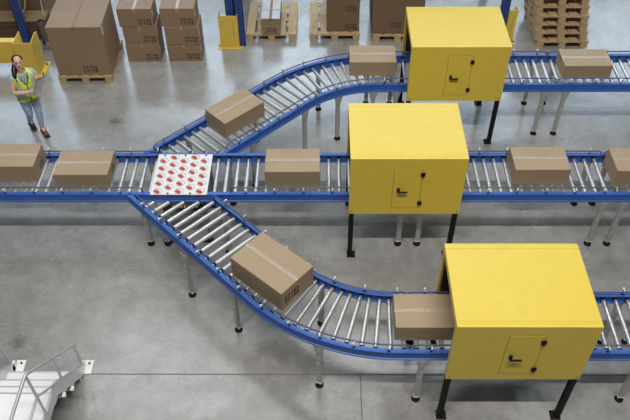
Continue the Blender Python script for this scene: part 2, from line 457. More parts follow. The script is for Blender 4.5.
for i in range(13):                       # half-sunk red wheel showing through a slot
    a = PI*i/12; pr.append((math.cos(a)*0.043, math.sin(a)*0.018))
vv = []
for k, (yy, s_) in enumerate(((-0.024, 0.80), (-0.014, 1.0), (0.014, 1.0), (0.024, 0.80))):
    for x, z in pr: vv.append(R45 @ Vector((x*s_, yy, z*s_)))
fs = []
for k in range(3):
    for i in range(12): fs.append((k*13+i, k*13+i+1, (k+1)*13+i+1, (k+1)*13+i))
fs += [list(range(13)), list(range(39, 52))]
wh.add(vv, fs, 0, True)
wheelme = wh.mesh('wheel', [M_red])
def sorter_wheel(x, y):
    r = put('wheel_pocket', ringme, so, (x, y, RT+0.0145))
    put('wheel', wheelme, r, (-0.012, -0.010, 0.0))
ys = [0.262-0.155*i for i in range(5)]
for i in range(5):
    for x in (-0.295, 0.0, 0.295): sorter_wheel(x, ys[i]-0.02)
    for x in (-0.148, 0.148): sorter_wheel(x, ys[i]+0.058)
for x, y in ((-0.30, 0.36), (0.0, 0.36), (0.30, 0.36), (-0.15, -0.425), (0.16, -0.425)):
    MB().cyl((0, 0, 0), (0, 0, 0.004), 0.017, 10).build('screw', M_dgrey, so, (x, y, RT+0.0145))
# drive unit and frame under the plate
dv = MB(); dv.b2((-0.34, -0.36, 0.55), (0.34, 0.36, 0.60), 0); dv.cbox((-0.2, -0.3, 0.60), (0.12, -0.08, 0.80), 0.02, 0); dv.cyl((-0.1, 0.05, 0.72), (0.3, 0.05, 0.72), 0.09, 16, 0)
dv.b2((-0.36, -0.38, 0.80), (0.36, 0.38, 0.83), 0)
for x in (-0.33, 0.33):
    for y in (-0.36, 0.36): dv.b2((x-0.02, y-0.02, 0.03), (x+0.02, y+0.02, 0.89), 0)
for y in (-0.36, 0.36): dv.b2((-0.37, y-0.04, 0), (-0.20, y+0.04, 0.03), 1); dv.b2((0.2, y-0.04, 0), (0.37, y+0.04, 0.03), 1)
dr = dv.build('drive_frame', [M_motor, M_black], so)
be = MB()
for i in range(7): be.cyl((-0.12+i*0.055, -0.39, 0.74), (-0.12+i*0.055, -0.36, 0.76+0.02*(i % 2)), 0.018, 8)
be.build('terminal_block', M_sand, dr)
lm = leg_mesh()
for x in (-0.30,):
    lg = put('leg', lm['l'], so, (x, -HW+0.02, 0)); put('foot', lm['f'], lg, (0, -0.004, 0))

# ------------------------------------------------------------------ yellow machines
MW, MD, MH, MZ = 1.503, 1.143, 1.012, 0.908
def machine(label, x, y):
    t = thing('tunnel_machine', label, 'machine', (x+MW/2, y+MD/2, 0), group='yellow tunnel machines over the conveyors')
    hx, hy = MW/2, MD/2; z0, z1 = MZ, MZ+MH; th = 0.045
    def panel(name, lo, hi, ch=0.003): return MB().cbox(lo, hi, ch).build(name, M_yel, t)
    panel('front_panel', (-hx, -hy, z0), (hx, -hy+th, z1))
    panel('back_panel', (-hx, hy-0.022, z0), (hx, hy, z1))
    # roof: three sheets with fine joints near the front and back edge
    panel('roof_panel', (-hx, -hy+th, z1-th), (hx, -hy+0.075, z1), 0.001)
    panel('roof_panel', (-hx, -hy+0.077, z1-th), (hx, hy-0.077, z1), 0.001)
    panel('roof_panel', (-hx, hy-0.075, z1-th), (hx, hy-0.0225, z1), 0.001)
    # near-black sheets standing for the tunnel's shade, and the end frame set back in the tunnel mouth
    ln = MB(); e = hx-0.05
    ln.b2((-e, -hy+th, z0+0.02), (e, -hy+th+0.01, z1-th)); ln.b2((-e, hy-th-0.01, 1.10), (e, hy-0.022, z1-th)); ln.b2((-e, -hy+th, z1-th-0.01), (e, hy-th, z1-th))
    ln.build('tunnel_dark_sheet', M_inside, t)
    for s in (-1, 1):                     # folded flanges framing the tunnel mouth
        x0, x1 = sorted((s*hx, s*(hx-0.02)))
        panel('end_flange', (x0, -hy+th, z1-0.10), (x1, hy-0.022, z1-th), 0.002)
        panel('end_flange', (x0, -hy+th, z0), (x1, -hy+0.085, z1-0.101), 0.002)
        panel('end_flange', (x0, hy-0.07, 1.12), (x1, hy-0.022, z1-0.101), 0.002)
    for s in (-1, 1):
        for k in range(9):                # near-black strips added to deepen the shade inside
            y0 = -hy+th+0.02+k*(MD-2*th-0.04)/9
            MB().b2((s*(hx-0.30)-0.002, y0, 1.36), (s*(hx-0.30)+0.002, y0+(MD-2*th-0.04)/9-0.006, z1-th-0.01)).build('tunnel_dark_strip', M_inside, t)
    # door in the front with joint line, handle and hinges
    dx0, dx1, dz0, dz1 = -0.18, 0.19, z0+0.125, z1-0.155
    jn = MB(); g = 0.0035; fy = -hy-0.0012
    for lo, hi in (((dx0-g, dz0-g), (dx0, dz1+g)), ((dx1, dz0-g), (dx1+g, dz1+g)), ((dx0, dz0-g), (dx1, dz0)), ((dx0, dz1), (dx1, dz1+g))):
        jn.b2((lo[0], fy, lo[1]), (hi[0], -hy+0.001, hi[1]))
    d = MB().cbox((dx0+0.001, -hy-0.004, dz0+0.001), (dx1-0.001, -hy+0.002, dz1-0.001), 0.0015).build('door', M_yel, t)
    jn.build('door_gap', M_inside, d)
    h = MB(); hz = (dz0+dz1)/2-0.035; hxx = dx0+0.075
    h.cbox((hxx-0.02, -hy-0.03, hz-0.012), (hxx+0.015, -hy-0.003, hz+0.045), 0.004); h.cbox((hxx-0.012, -hy-0.055, hz-0.012), (hxx+0.115, -hy-0.034, hz+0.012), 0.005)
    h.build('handle', M_black, d)
    for zz in (dz0+0.10, dz1-0.11):
        q = MB(); q.cbox((dx1-0.026, -hy-0.022, zz-0.03), (dx1+0.030, -hy-0.003, zz+0.03), 0.004); q.cyl((dx1+0.002, -hy-0.026, zz-0.034), (dx1+0.002, -hy-0.026, zz+0.034), 0.008, 8)
        q.build('hinge', M_black, d)
    for s in (-1, 1):
        MB().cyl((0, 0, 0), (0, -0.004, 0), 0.008, 8).build('bolt', M_dgrey, t, (s*(hx-0.035), -hy-0.0005, z0+0.05))
        for yy in (-1, 1):
            lx, ly = s*(hx-0.04), yy*(hy-0.045)
            lg = MB().cbox((lx-0.033, ly-0.033, 0.02), (lx+0.033, ly+0.033, z0+0.001), 0.003).build('leg', M_bpaint, t)
            MB().cbox((lx-0.06-0.02*s, ly-0.06, 0.0), (lx+0.06-0.02*s, ly+0.06, 0.02), 0.003).build('foot_plate', M_bpaint, lg)
    return t
machine('farthest of the three yellow tunnel machines, at the top beside the pallets', 1.367, 9.4275)
machine('yellow tunnel machine over the middle conveyor', 0.3745, 6.930)
machine('nearest yellow tunnel machine at the lower right with a carton entering it', 1.397, 4.366)

# ------------------------------------------------------------------ cartons
def stamp(parent, face, cx, cz, hw_, s=1.0):
    """two rows of handling pictograms; face: 'f' front (-y), 'r' right (+x)"""
    b = MB(); e = 0.0015
    def q(x0, z0, x1, z1): b.b2((x0, -e, z0), (x1, 0, z1))
    for r in range(2):
        for c in range(5):
            x = (c-2.5)*0.034*s; z = (r-1)*0.05*s; u = 0.026*s; h = 0.038*s
            k = (r*5+c) % 5
            if k == 0:   # arrows up
                q(x, z, x+u, z+0.005*s); q(x+0.004*s, z+0.005*s, x+0.009*s, z+h); q(x+0.017*s, z+0.005*s, x+0.022*s, z+h); q(x, z+h*0.7, x+0.013*s, z+h*0.82); q(x+0.013*s, z+h*0.7, x+u, z+h*0.82)
            elif k == 1: # glass
                b.add([(x, -e, z+h), (x+u, -e, z+h), (x+u*0.62, -e, z+h*0.4), (x+u*0.38, -e, z+h*0.4)], [(0, 1, 2, 3)]); q(x+u*0.42, z+0.004*s, x+u*0.58, z+h*0.4); q(x+u*0.2, z, x+u*0.8, z+0.005*s)
            elif k == 2: # umbrella
                b.add([(x, -e, z+h*0.55), (x+u*0.2, -e, z+h*0.9), (x+u*0.5, -e, z+h), (x+u*0.8, -e, z+h*0.9), (x+u, -e, z+h*0.55)], [(0, 1, 2, 3, 4)]); q(x+u*0.45, z, x+u*0.55, z+h*0.55); q(x+u*0.25, z, x+u*0.5, z+0.004*s)
            elif k == 3: # box with cross
                q(x, z, x+u, z+0.004*s); q(x, z+h-0.004*s, x+u, z+h); q(x, z, x+0.004*s, z+h); q(x+u-0.004*s, z, x+u, z+h); q(x+u*0.3, z+h*0.3, x+u*0.7, z+h*0.7)
            else:        # hands / bars
                q(x, z, x+u, z+h*0.3); q(x+u*0.2, z+h*0.4, x+u*0.8, z+h)
    o = b.build('printed_marks', M_ink, parent)
    if face == 'f': o.location = (cx, -hw_, cz)
    else: o.location = (hw_, cx, cz); o.rotation_euler = (0, 0, PI/2)
    return o
def carton(label, loc, size, rz=0, m=None, tape='x', tm=None, marks=(), labels=(), group=None, cat='carton', topm=None, flap=True):
    w_, d, h = size; m = m or M_card; tm = tm or M_tape
    t = thing('carton', label, cat, loc, rz, group)
    MB().cbox((-w_/2, -d/2, 0), (w_/2, d/2, h), 0.005).build('body', m, t)
    if tape:
        L = (w_ if tape == 'x' else d)/2; tw = 0.026; ov = min(0.07, h*0.4); e = 0.0012
        # gridded strip so that its wrinkles catch the light
        b = MB()
        if tape == 'x':
            b.b2((-L-e, -tw, h), (L+e, tw, h+e))
            for s in (-1, 1): b.b2((s*(L+e/2)-e/2, -tw, h-ov), (s*(L+e/2)+e/2, tw, h+e))
        else:
            b.b2((-tw, -L-e, h), (tw, L+e, h+e))
            for s in (-1, 1): b.b2((-tw, s*(L+e/2)-e/2, h-ov), (tw, s*(L+e/2)+e/2, h+e))
        b.build('tape', tm, t)
        g = MB(); e2 = 0.0006                # the joint between the flaps
        if tape == 'x': g.b2((-L, -0.0015, h-0.001), (L, 0.0015, h+e2))
        else: g.b2((-0.0015, -L, h-0.001), (0.0015, L, h+e2))
        g.build('flap_joint', M_cardd, t)
    for face, cx, cz, s in marks: stamp(t, face, cx, cz, (d/2 if face == 'f' else w_/2)+0.001, s)
    for face, cx, cz, lw, lh in labels:
        b = MB()
        if face == 'r': b.b2((w_/2, cx-lw/2, cz-lh/2), (w_/2+0.002, cx+lw/2, cz+lh/2))
        elif face == 'f': b.b2((cx-lw/2, -d/2-0.002, cz-lh/2), (cx+lw/2, -d/2, cz+lh/2))
        b.build('paper_label', M_label, t)
    return t
CW, CD, CHH = 0.765, 0.48, 0.27
G = 'cartons riding on the conveyors'
carton('carton at the left edge on the middle conveyor', (-4.385, 7.715, ZR+0.002), (CW, CD, 0.30), marks=(('r', 0.03, 0.12, 0.9),), group=G)
carton('flat carton on the conveyor just left of the white sorting plate', (-3.345, 7.635, ZR+0.002), (CW, 0.50, 0.23), marks=(('r', 0.02, 0.11, 0.9),), group=G)
carton('carton between the white sorting plate and the middle yellow machine', (-0.40, 7.63, ZR+0.002), (CW, CD, 0.28), group=G)
carton('carton right of the middle yellow machine with tape across its top', (3.065, 7.675, ZR+0.002), (CW, CD, 0.275), group=G)
carton('carton cut off by the right edge on the middle conveyor', (4.46, 7.65, ZR+0.002), (CW, CD, 0.275), group=G)
carton('carton at the upper right on the conveyor before the pallet stack', (4.33, 10.165, ZR+0.002), (0.78, CD, 0.24), group=G)
carton('carton about to enter the farthest yellow machine', (0.845, 10.235, ZR+0.002), (CW, CD, 0.27), group=G)
carton('slanted carton riding the upper diagonal conveyor', (-1.315, 8.87, ZR+0.002), (CW, CD, 0.27), rz=math.radians(44), group=G)
carton('slanted carton riding the lower diagonal conveyor', (-0.605, 5.735, ZR+0.002), (0.86, 0.57, 0.335), rz=math.radians(-41), marks=(('r', -0.10, 0.17, 1.5),), group=G)
carton('carton entering the nearest yellow machine', (1.245, 5.07, ZR+0.002), (0.79, CD, 0.255), group=G)

# ------------------------------------------------------------------ pallets
PW, PD, PH = 0.99, 1.20, 0.158
_pal = {}
def pallet(label, loc, rz=0, group='wooden pallets'):
    t = thing('wooden_pallet', label, 'pallet', loc, rz, group)
    if not _pal:
        def bx(n, dx, dy, dz, m): _pal[n] = MB().cbox((-dx/2, -dy/2, 0), (dx/2, dy/2, dz), 0.003).mesh(n, [m])
        bx('top_board', 0.165, PD, 0.022, M_wood); bx('cross_board', PW, 0.12, 0.022, M_woodx); bx('bottom_board', 0.12, PD, 0.022, M_wood); bx('block', 0.13, 0.13, 0.092, M_wood)
    for x in (-0.43, 0, 0.43): put('bottom_board', _pal['bottom_board'], t, (x, 0, 0))
    for x in (-0.425, 0, 0.425):
        for y in (-0.53, 0, 0.53): put('block', _pal['block'], t, (x, y, 0.022))
    for y in (-0.54, 0, 0.54): put('cross_board', _pal['cross_board'], t, (0, y, 0.114))
    for x in (-0.412, -0.195, 0, 0.195, 0.412): put('top_board', _pal['top_board'], t, (x, 0, 0.136))
    return t
def tube_thing(name, label, cat, pts, r, m):
    return tag(MB().tube(pts, r, 6).build(name, m), label, cat)

# big carton on its pallet
pallet('wooden pallet under the big carton behind the worker', (-4.375, 11.74, 0), 0.02)
carton('big carton on a pallet right of the yellow barrier', (-4.36, 11.66, PH), (0.975, 0.96, 1.01), rz=0.02, m=M_cardb, tape='y', tm=M_tapeb,
       marks=(('f', 0.13, 0.14, 1.6),), labels=(('r', -0.42, 0.90, 0.06, 0.16),))
# two columns of three cartons
lev = ('bottom', 'middle', 'top')
for c, x in enumerate((-3.385, -2.605)):
    for k in range(3):
        carton('%s carton of the %s stack of three beside the big pallet carton' % (lev[k], ('left', 'right')[c]),
               (x+0.02*(k % 2)-0.012*k, 12.065+0.012*((k+c) % 2), k*0.379), (0.635, 0.46, 0.378), m=M_cardb, tape='y',
               marks=(('f', 0.17, 0.12, 1.45),), labels=(('r', -0.17, 0.25, 0.05, 0.14),), group='cartons stacked on the floor')
# pallet with narrow strapped carton
pallet('wooden pallet with one narrow strapped carton', (-0.985, 13.13, 0), 0)
carton('narrow carton with pale film on top, strapped to a pallet', (-0.985, 12.925, PH), (0.36, 0.83, 0.36), m=M_cardb, tape='y', tm=M_tapeb, marks=(('f', 0.02, 0.11, 1.2),))
MB().b2((-0.181, -0.416, 0.3595), (0.181, 0.416, 0.3608)).build('plastic_film', M_film, [o for o in COL.objects if o.get('label', '').startswith('narrow carton')][0])
zt = PH+0.365
tube_thing('strap', 'white strap over the narrow carton on its pallet', 'strap', [(-1.47, 12.78, PH+0.005), (-1.17, 12.83, zt-0.01), (-1.16, 12.83, zt+0.002), (-0.81, 12.83, zt+0.002), (-0.80, 12.83, zt-0.01), (-0.50, 12.78, PH+0.005)], 0.006, M_strap)
# pallet with two stacked dark cartons
pallet('wooden pallet with two dark cartons and white straps', (0.265, 13.13, 0), 0)
for k in range(2):
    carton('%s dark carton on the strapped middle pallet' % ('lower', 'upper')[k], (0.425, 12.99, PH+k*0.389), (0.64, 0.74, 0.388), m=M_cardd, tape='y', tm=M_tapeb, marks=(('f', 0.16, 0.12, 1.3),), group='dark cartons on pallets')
tube_thing('strap', 'white strap slanting down left of the two dark cartons', 'strap', [(-0.20, 12.72, PH+0.005), (-0.05, 12.72, 0.42), (0.095, 12.74, 0.80), (0.11, 12.76, 0.94), (0.13, 12.8, 0.94)], 0.006, M_strap)
tube_thing('strap', 'second white strap a hand behind the first on the middle pallet', 'strap', [(-0.18, 12.86, PH+0.005), (-0.03, 12.85, 0.45), (0.095, 12.84, 0.82), (0.11, 12.86, 0.945), (0.13, 12.9, 0.945)], 0.006, M_strap)
# pallet with big dark carton behind the far machine
pallet('wooden pallet half hidden behind the farthest yellow machine', (1.51, 13.10, 0), 0)
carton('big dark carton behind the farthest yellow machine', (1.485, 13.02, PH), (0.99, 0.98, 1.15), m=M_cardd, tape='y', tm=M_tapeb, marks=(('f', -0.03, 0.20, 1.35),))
# stack of empty pallets
for k in range(7):
    pos = ('lowest', 'second', 'third', 'fourth', 'fifth', 'sixth', 'seventh', 'eighth', 'ninth')[k]
    sp = pallet('%s wooden pallet from the floor in the empty pallet stack' % pos, (4.69-0.040*k+random.uniform(-0.02, 0.02), 12.86+random.uniform(-0.02, 0.02), k*0.1845), random.uniform(-0.018, 0.018), group='stacked empty pallets')
    sp.scale = (1, 1, 1.16)              # taller block pallets

# ------------------------------------------------------------------ pallet rack with guards
rk = thing('pallet_rack', 'blue pallet rack frame behind the yellow post guards', 'rack', (-1.0, 13.0, 0))
def rack_upright(x, y):
    b = MB(); wv = 0.08
    b.b2((x-wv, y-0.045, 0.012), (x-wv+0.012, y+0.045, 4.3)); b.b2((x+wv-0.012, y-0.045, 0.012), (x+wv, y+0.045, 4.3)); b.b2((x-wv, y-0.045, 0.012), (x-0.012, y-0.035, 4.3)); b.b2((x+0.012, y-0.045, 0.012), (x+wv, y-0.035, 4.3))
    b.b2((x-wv, y-0.040, 0.012), (x+wv, y-0.030, 4.3))
    b.b2((x-0.09, y-0.07, 0), (x+0.09, y+0.07, 0.012))
    u = b.build('upright', M_navy, rk, (1.0, -13.0, 0))
    s = MB()
    for i in range(50): s.b2((x-0.008, y-0.0415, 0.10+i*0.075), (x+0.008, y-0.0395, 0.13+i*0.075))
    s.build('slot_row', M_inside, u)['kind'] = 'stuff'
UX = (-5.80, -1.74, 3.48)
for x in UX+(-1.57,):
    for y in (12.42, 14.25): rack_upright(x, y)
    br = MB()
    for k in range(3):
        z = 0.5+k*0.8
        br.tube([(x+1, 12.45-13, z+1.1), (x+1, 14.2-13, z+1.1)], 0.018, 6); br.tube([(x+1, 12.45-13, z+1.1), (x+1, 14.2-13, z+1.75)], 0.014, 6)
    br.build('bracing', M_navy, rk)
for a, b_ in zip(UX, UX[1:]):
    for z in (3.6,):
        for y in (12.40, 14.27):
            MB().b2((a+0.06+1, y-13-0.025, z-0.13), (b_-0.06+1, y-13+0.025, z)).build('beam', mat('beam_orange', (0.65, 0.20, 0.03), 0.5), rk)
        nb = int((b_-a)/0.42)
        for k in range(nb):
            x = a+0.25+k*(b_-a-0.5)/(nb-1)
            MB().b2((x-0.17+1, -0.58, z+0.001), (x+0.17+1, 1.25, z+0.022)).build('deck_board', M_wood, rk)
def post_guard(label, x0, x1, y, h):
    t = thing('post_guard', label, 'guard', ((x0+x1)/2, y, 0), group='yellow post guards'); hw_ = (x1-x0)/2
    MB().cbox((-hw_, 0, 0.012), (hw_, 0.012, h), 0.002).build('front_plate', M_yel2, t)
    for s in (-1, 1):
        b = MB(); xs = (s*hw_, s*(hw_-0.010)) if s < 0 else (hw_-0.010, hw_)
        b.prism([(0.012, 0.012), (0.24, 0.012), (0.24, h*0.98), (0.012, h)], 'x', min(xs), max(xs)); b.build('side_plate', M_yel2, t)
    MB().cbox((-hw_-0.06, -0.03, 0), (hw_+0.07, 0.25, 0.012), 0.002).build('base_plate', M_yel2, t)
    for s in (-1, 1):
        MB().cyl((0, 0, 0), (0, 0, 0.03), 0.014, 8).build('anchor_bolt', M_dgrey, t, (s*(hw_+0.035), 0.05, 0.012))
    MB().b2((-0.003, -0.002, 0.15), (0.003, 0, h*0.85)).build('fold_line', M_dgrey, t, (hw_*0.55, 0, 0))
    return t
post_guard('yellow steel post guard left of the narrow strapped carton', -1.965, -1.60, 12.28, 0.715)
post_guard('yellow steel post guard right behind the farthest yellow machine', 3.43, 3.75, 12.42, 0.74)
# long barrier at the left
bt = thing('rack_barrier', 'long yellow steel barrier behind the worker at the left edge', 'barrier', (-6.4, 11.5, 0))
bm_ = MB()
bm_.prism([(-0.0, 0.20), (-0.0, 0.66), (0.14, 0.66), (0.14, 0.63), (0.03, 0.63), (0.03, 0.23), (0.14, 0.23), (0.14, 0.20)], 'x', -1.6, 0.80)
bm_.build('beam', M_yel2, bt)
MB().b2((-1.0, -0.004, 0.2), (-0.99, 0.0, 0.66)).build('beam_joint', M_dgrey, bt)
MB().cbox((0.78, -0.10, 0.012), (1.12, -0.085, 0.70), 0.003).build('end_plate', M_yel2, bt)
b = MB(); b.prism([(-0.085, 0.012), (0.30, 0.012), (0.30, 0.70), (0.20, 0.73), (-0.085, 0.70)], 'x', 1.105, 1.12); b.build('side_plate', M_yel2, bt)
b = MB(); b.prism([(-0.085, 0.012), (0.30, 0.012), (0.30, 0.70), (-0.085, 0.70)], 'x', 0.78, 0.795); b.build('side_plate', M_yel2, bt)
MB().cbox((0.74, -0.16, 0), (1.20, 0.32, 0.012), 0.003).build('base_plate', M_yel2, bt)
for x, y in ((1.16, -0.08), (1.16, 0.22)):
    MB().cyl((0, 0, 0), (0, 0, 0.03), 0.016, 8).build('anchor_bolt', M_dgrey, bt, (x, y, 0.012))
# goods in the rack bay behind the barrier
ct = thing('wooden_crate', 'low brown wooden crate in shadow behind the yellow barrier', 'crate', (-6.15, 12.78, 0))
for k in range(3): MB().cbox((-0.72, -0.19, 0.02+k*0.13), (0.72, -0.17, 0.14+k*0.13), 0.003).build('front_plank', M_wood_shaded, ct)
for k in range(3): MB().cbox((-0.73, -0.20+k*0.135, 0.41), (0.73, -0.075+k*0.135, 0.43), 0.003).build('top_plank', M_wood_lit, ct)
for x in (-0.70, 0.70): MB().cbox((x-0.02, -0.168, 0.0), (x+0.02, 0.19, 0.409), 0.003).build('end_board', M_wood_shaded, ct)
MB().cbox((-0.72, 0.17, 0.02), (0.72, 0.19, 0.409), 0.003).build('back_board', M_wood_shaded, ct)
pallet('wooden pallet in shadow behind the yellow barrier', (-6.05, 13.65, 0), 0)
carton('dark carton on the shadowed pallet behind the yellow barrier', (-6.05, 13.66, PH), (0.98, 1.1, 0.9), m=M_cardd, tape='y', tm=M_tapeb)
tube_thing('strap', 'white bent strap hanging beside the blue upright behind the barrier', 'strap', [(-5.93, 12.72, 0.436), (-5.91, 12.75, 0.45), (-5.80, 12.78, 0.60), (-5.70, 12.80, 0.92), (-5.68, 12.9, 1.2), (-5.68, 13.0, 3.55)], 0.009, M_strap)
tube_thing('strap', 'straight white strap left of the big pallet carton', 'strap', [(-5.355, 12.50, 0.60), (-5.33, 12.5, 0.9), (-5.30, 12.5, 1.4), (-5.30, 12.5, 3.55)], 0.009, M_strap)
gp = thing('hand_truck', 'dark grey hand truck standing between barrier and big carton', 'hand truck', (-5.38, 12.36, 0))
for s in (-1, 1): MB().tube([(s*0.06, 0.02, 0.02), (s*0.06, 0.01, 0.35), (s*0.06, 0.0, 0.56)], 0.016, 8).build('frame_tube', M_truck, gp)
MB().tube([(-0.06, 0.0, 0.56), (0, -0.01, 0.60), (0.06, 0.0, 0.56)], 0.018, 8).build('handle', M_black, gp)
MB().b2((-0.05, 0.004, 0.10), (0.05, 0.018, 0.54)).build('back_plate', M_truck, gp)
MB().b2((-0.09, -0.13, 0.0), (0.09, 0.02, 0.012)).build('toe_plate', M_truck, gp)
for s in (-1, 1): MB().cyl((s*0.08, 0.08, 0.065), (s*0.11, 0.08, 0.065), 0.065, 16).build('wheel', M_black, gp)

# ------------------------------------------------------------------ white access steps, lower left
st = thing('access_steps', 'white metal access steps with tube handrails in the lower left corner', 'steps', (-3.48, 4.5, 0))
ox, oy = -3.48, 4.5
XL, XR = -3.94-ox, -3.02-ox
TY = (4.89, 4.66, 4.45, 4.25)             # far edges of the three treads and of the platform
for k in range(4):
    z = 0.2*(k+1); y1 = TY[k]-oy
    if k < 3:
        MB().cbox((XL+0.03, TY[k+1]-oy-0.03, z-0.03), (XR-0.03, y1, z), 0.003).build('tread', M_tread, st)
    MB().b2((XL+0.03, y1-0.022, z), (XR-0.03, y1-0.004, z+0.002)).build('nosing', M_alu, st)
    MB().b2((XL+0.03, y1-0.020, z-0.2+0.002), (XR-0.03, y1-0.012, z-0.03)).build('riser', M_riser, st)
MB().cbox((XL+0.03, 2.6-oy, 0.77), (XR-0.03, TY[3]-oy, 0.80), 0.003).build('platform', M_stair, st)
for x in (XL, XR-0.03):
    b = MB(); b.prism([(5.04-oy, 0.03), (5.04-oy, 0.13), (4.36-oy, 0.83), (2.6-oy, 0.83), (2.6-oy, 0.68), (4.28-oy, 0.68), (4.93-oy, 0.03)], 'x', x, x+0.03); b.build('stringer', M_alu, st)
for x in (XL+0.02, XR-0.02):
    b = MB(); b.b2((x-0.015, 4.97-oy, 0.0), (x+0.105, 5.17-oy, 0.014)); b.b2((x-0.02, 4.98-oy, 0.014), (x+0.01, 5.10-oy, 0.12)); b.build('foot_plate', M_stair, st)
    MB().cyl((0, 0, 0), (0, 0, 0.012), 0.016, 8).build('anchor_bolt', M_dgrey, st, (x+0.055, 5.12-oy, 0.014))
    MB().b2((x-0.02, 2.7-oy, 0), (x+0.02, 2.74-oy, 0.7)).build('support_leg', M_stair, st)
for x in (XL+0.01, XR-0.01):
    MB().tube([(x, 5.03-oy, 0.58), (x, 4.51-oy, 1.09), (x, 4.00-oy, 1.60), (x, 3.97-oy, 1.615), (x, 3.9-oy, 1.62), (x, 2.7-oy, 1.62)], 0.019, 8).build('handrail', M_alu, st)
    MB().tube([(x, 4.98-oy, 0.19), (x, 3.99-oy, 1.17), (x, 3.9-oy, 1.18), (x, 2.7-oy, 1.18)], 0.015, 8).build('mid_rail', M_alu, st)
    for y, z0, z1 in ((5.02, 0.12, 0.585), (4.51, 0.6, 1.09), (3.97, 0.80, 1.61), (2.72, 0.8, 1.62)):
        MB().cyl((x, y-oy, z0), (x, y-oy, z1), 0.017, 8).build('handrail_post', M_alu, st)
for k in range(2):
    MB().prism([(4.60-0.2*k-oy, 0.34+0.2*k), (4.57-0.2*k-oy, 0.28+0.2*k), (4.54-0.2*k-oy, 0.34+0.2*k)], 'x', XR, XR+0.035).build('bracket', M_stair, st)

# ------------------------------------------------------------------ worker
def skin_mesh(name, joints, bones, root, mats, sub=2, parent=None, post=None):
    names = list(joints); idx = {n: i for i, n in enumerate(names)}
    me = bpy.data.meshes.new(name+'_cage')
    me.from_pydata([joints[n][0] for n in names], [(idx[a], idx[b_]) for a, b_ in bones], [])
    o = bpy.data.objects.new(name+'_cage', me); COL.objects.link(o)
    o.modifiers.new('s', 'SKIN').use_smooth_shade = True
    for n, sv in zip(names, me.skin_vertices[0].data):
        r = joints[n][1]; sv.radius = r if isinstance(r, tuple) else (r, r); sv.use_root = (n == root)
    sb = o.modifiers.new('u', 'SUBSURF'); sb.levels = sub; sb.render_levels = sub
    dg = bpy.context.evaluated_depsgraph_get(); dg.update()
    ev = o.evaluated_get(dg); m2 = bpy.data.meshes.new_from_object(ev); m2.name = name
    bpy.data.objects.remove(o); bpy.data.meshes.remove(me)
    m2.materials.clear()
    for m in mats: m2.materials.append(m)
    for p in m2.polygons:
        p.use_smooth = True; p.material_index = post(p.center) if post else 0
    return put(name, m2, parent)
# local frame: origin on the floor between the feet; turned so that -Y is the way she faces
PX, PY, FACE, LEAN = -4.87, 9.76, math.radians(38), 0.115
_hp = Vector((0, -0.03, 1.40))
_hr = Matrix.Rotation(math.radians(-12), 3, 'Z') @ Matrix.Rotation(math.radians(-24), 3, 'X')
def HT(x, y, z): return _hp + _hr @ (Vector((x, y, z)) - _hp)      # head tilted up and turned a little
V = Vector
hipz = 0.845
BJ = {
 'pelvis': (V((0.0, 0.0, hipz)), (0.12, 0.10)), 'waist': (V((0, -0.01, 1.00)), (0.105, 0.085)), 'chest': (V((0.0, -0.02, 1.18)), (0.125, 0.095)),
 'collar': (V((0, -0.02, 1.315)), (0.07, 0.06)), 'neck': (V((0.0, -0.03, 1.37)), 0.044), 'jaw': (HT(0.0, -0.060, 1.43), (0.050, 0.052)), 'face': (HT(0.0, -0.055, 1.50), (0.066, 0.076)), 'skull': (HT(0.0, -0.035, 1.565), (0.066, 0.078)), 'crown': (HT(0, -0.03, 1.61), (0.040, 0.05)),
 # her right side is -x
 'shR': (V((-0.155, -0.01, 1.285)), 0.052), 'elR': (V((-0.225, -0.10, 1.05)), 0.040), 'frR': (V((-0.12, -0.22, 1.085)), 0.035), 'wrR': (V((0.0, -0.31, 1.13)), (0.026, 0.021)), 'paR': (V((0.05, -0.345, 1.155)), (0.034, 0.017)),
 'shL': (V((0.155, -0.01, 1.285)), 0.052), 'elL': (V((0.225, -0.09, 1.07)), 0.040), 'frL': (V((0.20, -0.21, 1.15)), 0.035), 'wrL': (V((0.165, -0.30, 1.235)), (0.026, 0.021)), 'paL': (V((0.145, -0.335, 1.275)), (0.034, 0.017)),
 'hpL': (V((0.085, 0.0, 0.80)), 0.090), 'knL': (V((0.07, -0.06, 0.455)), 0.058), 'caL': (V((0.06, -0.06, 0.32)), 0.050), 'anL': (V((0.05, -0.065, 0.085)), 0.034), 'toL': (V((0.05, -0.19, 0.035)), (0.035, 0.022)),
 'hpR': (V((-0.085, 0.0, 0.80)), 0.090), 'knR': (V((-0.07, -0.01, 0.455)), 0.058), 'caR': (V((-0.06, 0.07, 0.33)), 0.050), 'anR': (V((-0.05, 0.20, 0.115)), 0.034), 'toR': (V((-0.05, 0.10, 0.03)), (0.035, 0.022)),
}
BB = [('pelvis', 'waist'), ('waist', 'chest'), ('chest', 'collar'), ('collar', 'neck'), ('neck', 'jaw'), ('jaw', 'face'), ('face', 'skull'), ('skull', 'crown'),
      ('chest', 'shR'), ('shR', 'elR'), ('elR', 'frR'), ('frR', 'wrR'), ('wrR', 'paR'), ('chest', 'shL'), ('shL', 'elL'), ('elL', 'frL'), ('frL', 'wrL'), ('wrL', 'paL'),
      ('pelvis', 'hpL'), ('hpL', 'knL'), ('knL', 'caL'), ('caL', 'anL'), ('anL', 'toL'), ('pelvis', 'hpR'), ('hpR', 'knR'), ('knR', 'caR'), ('caR', 'anR'), ('anR', 'toR')]
body = skin_mesh('person', BJ, BB, 'pelvis', [M_skin])
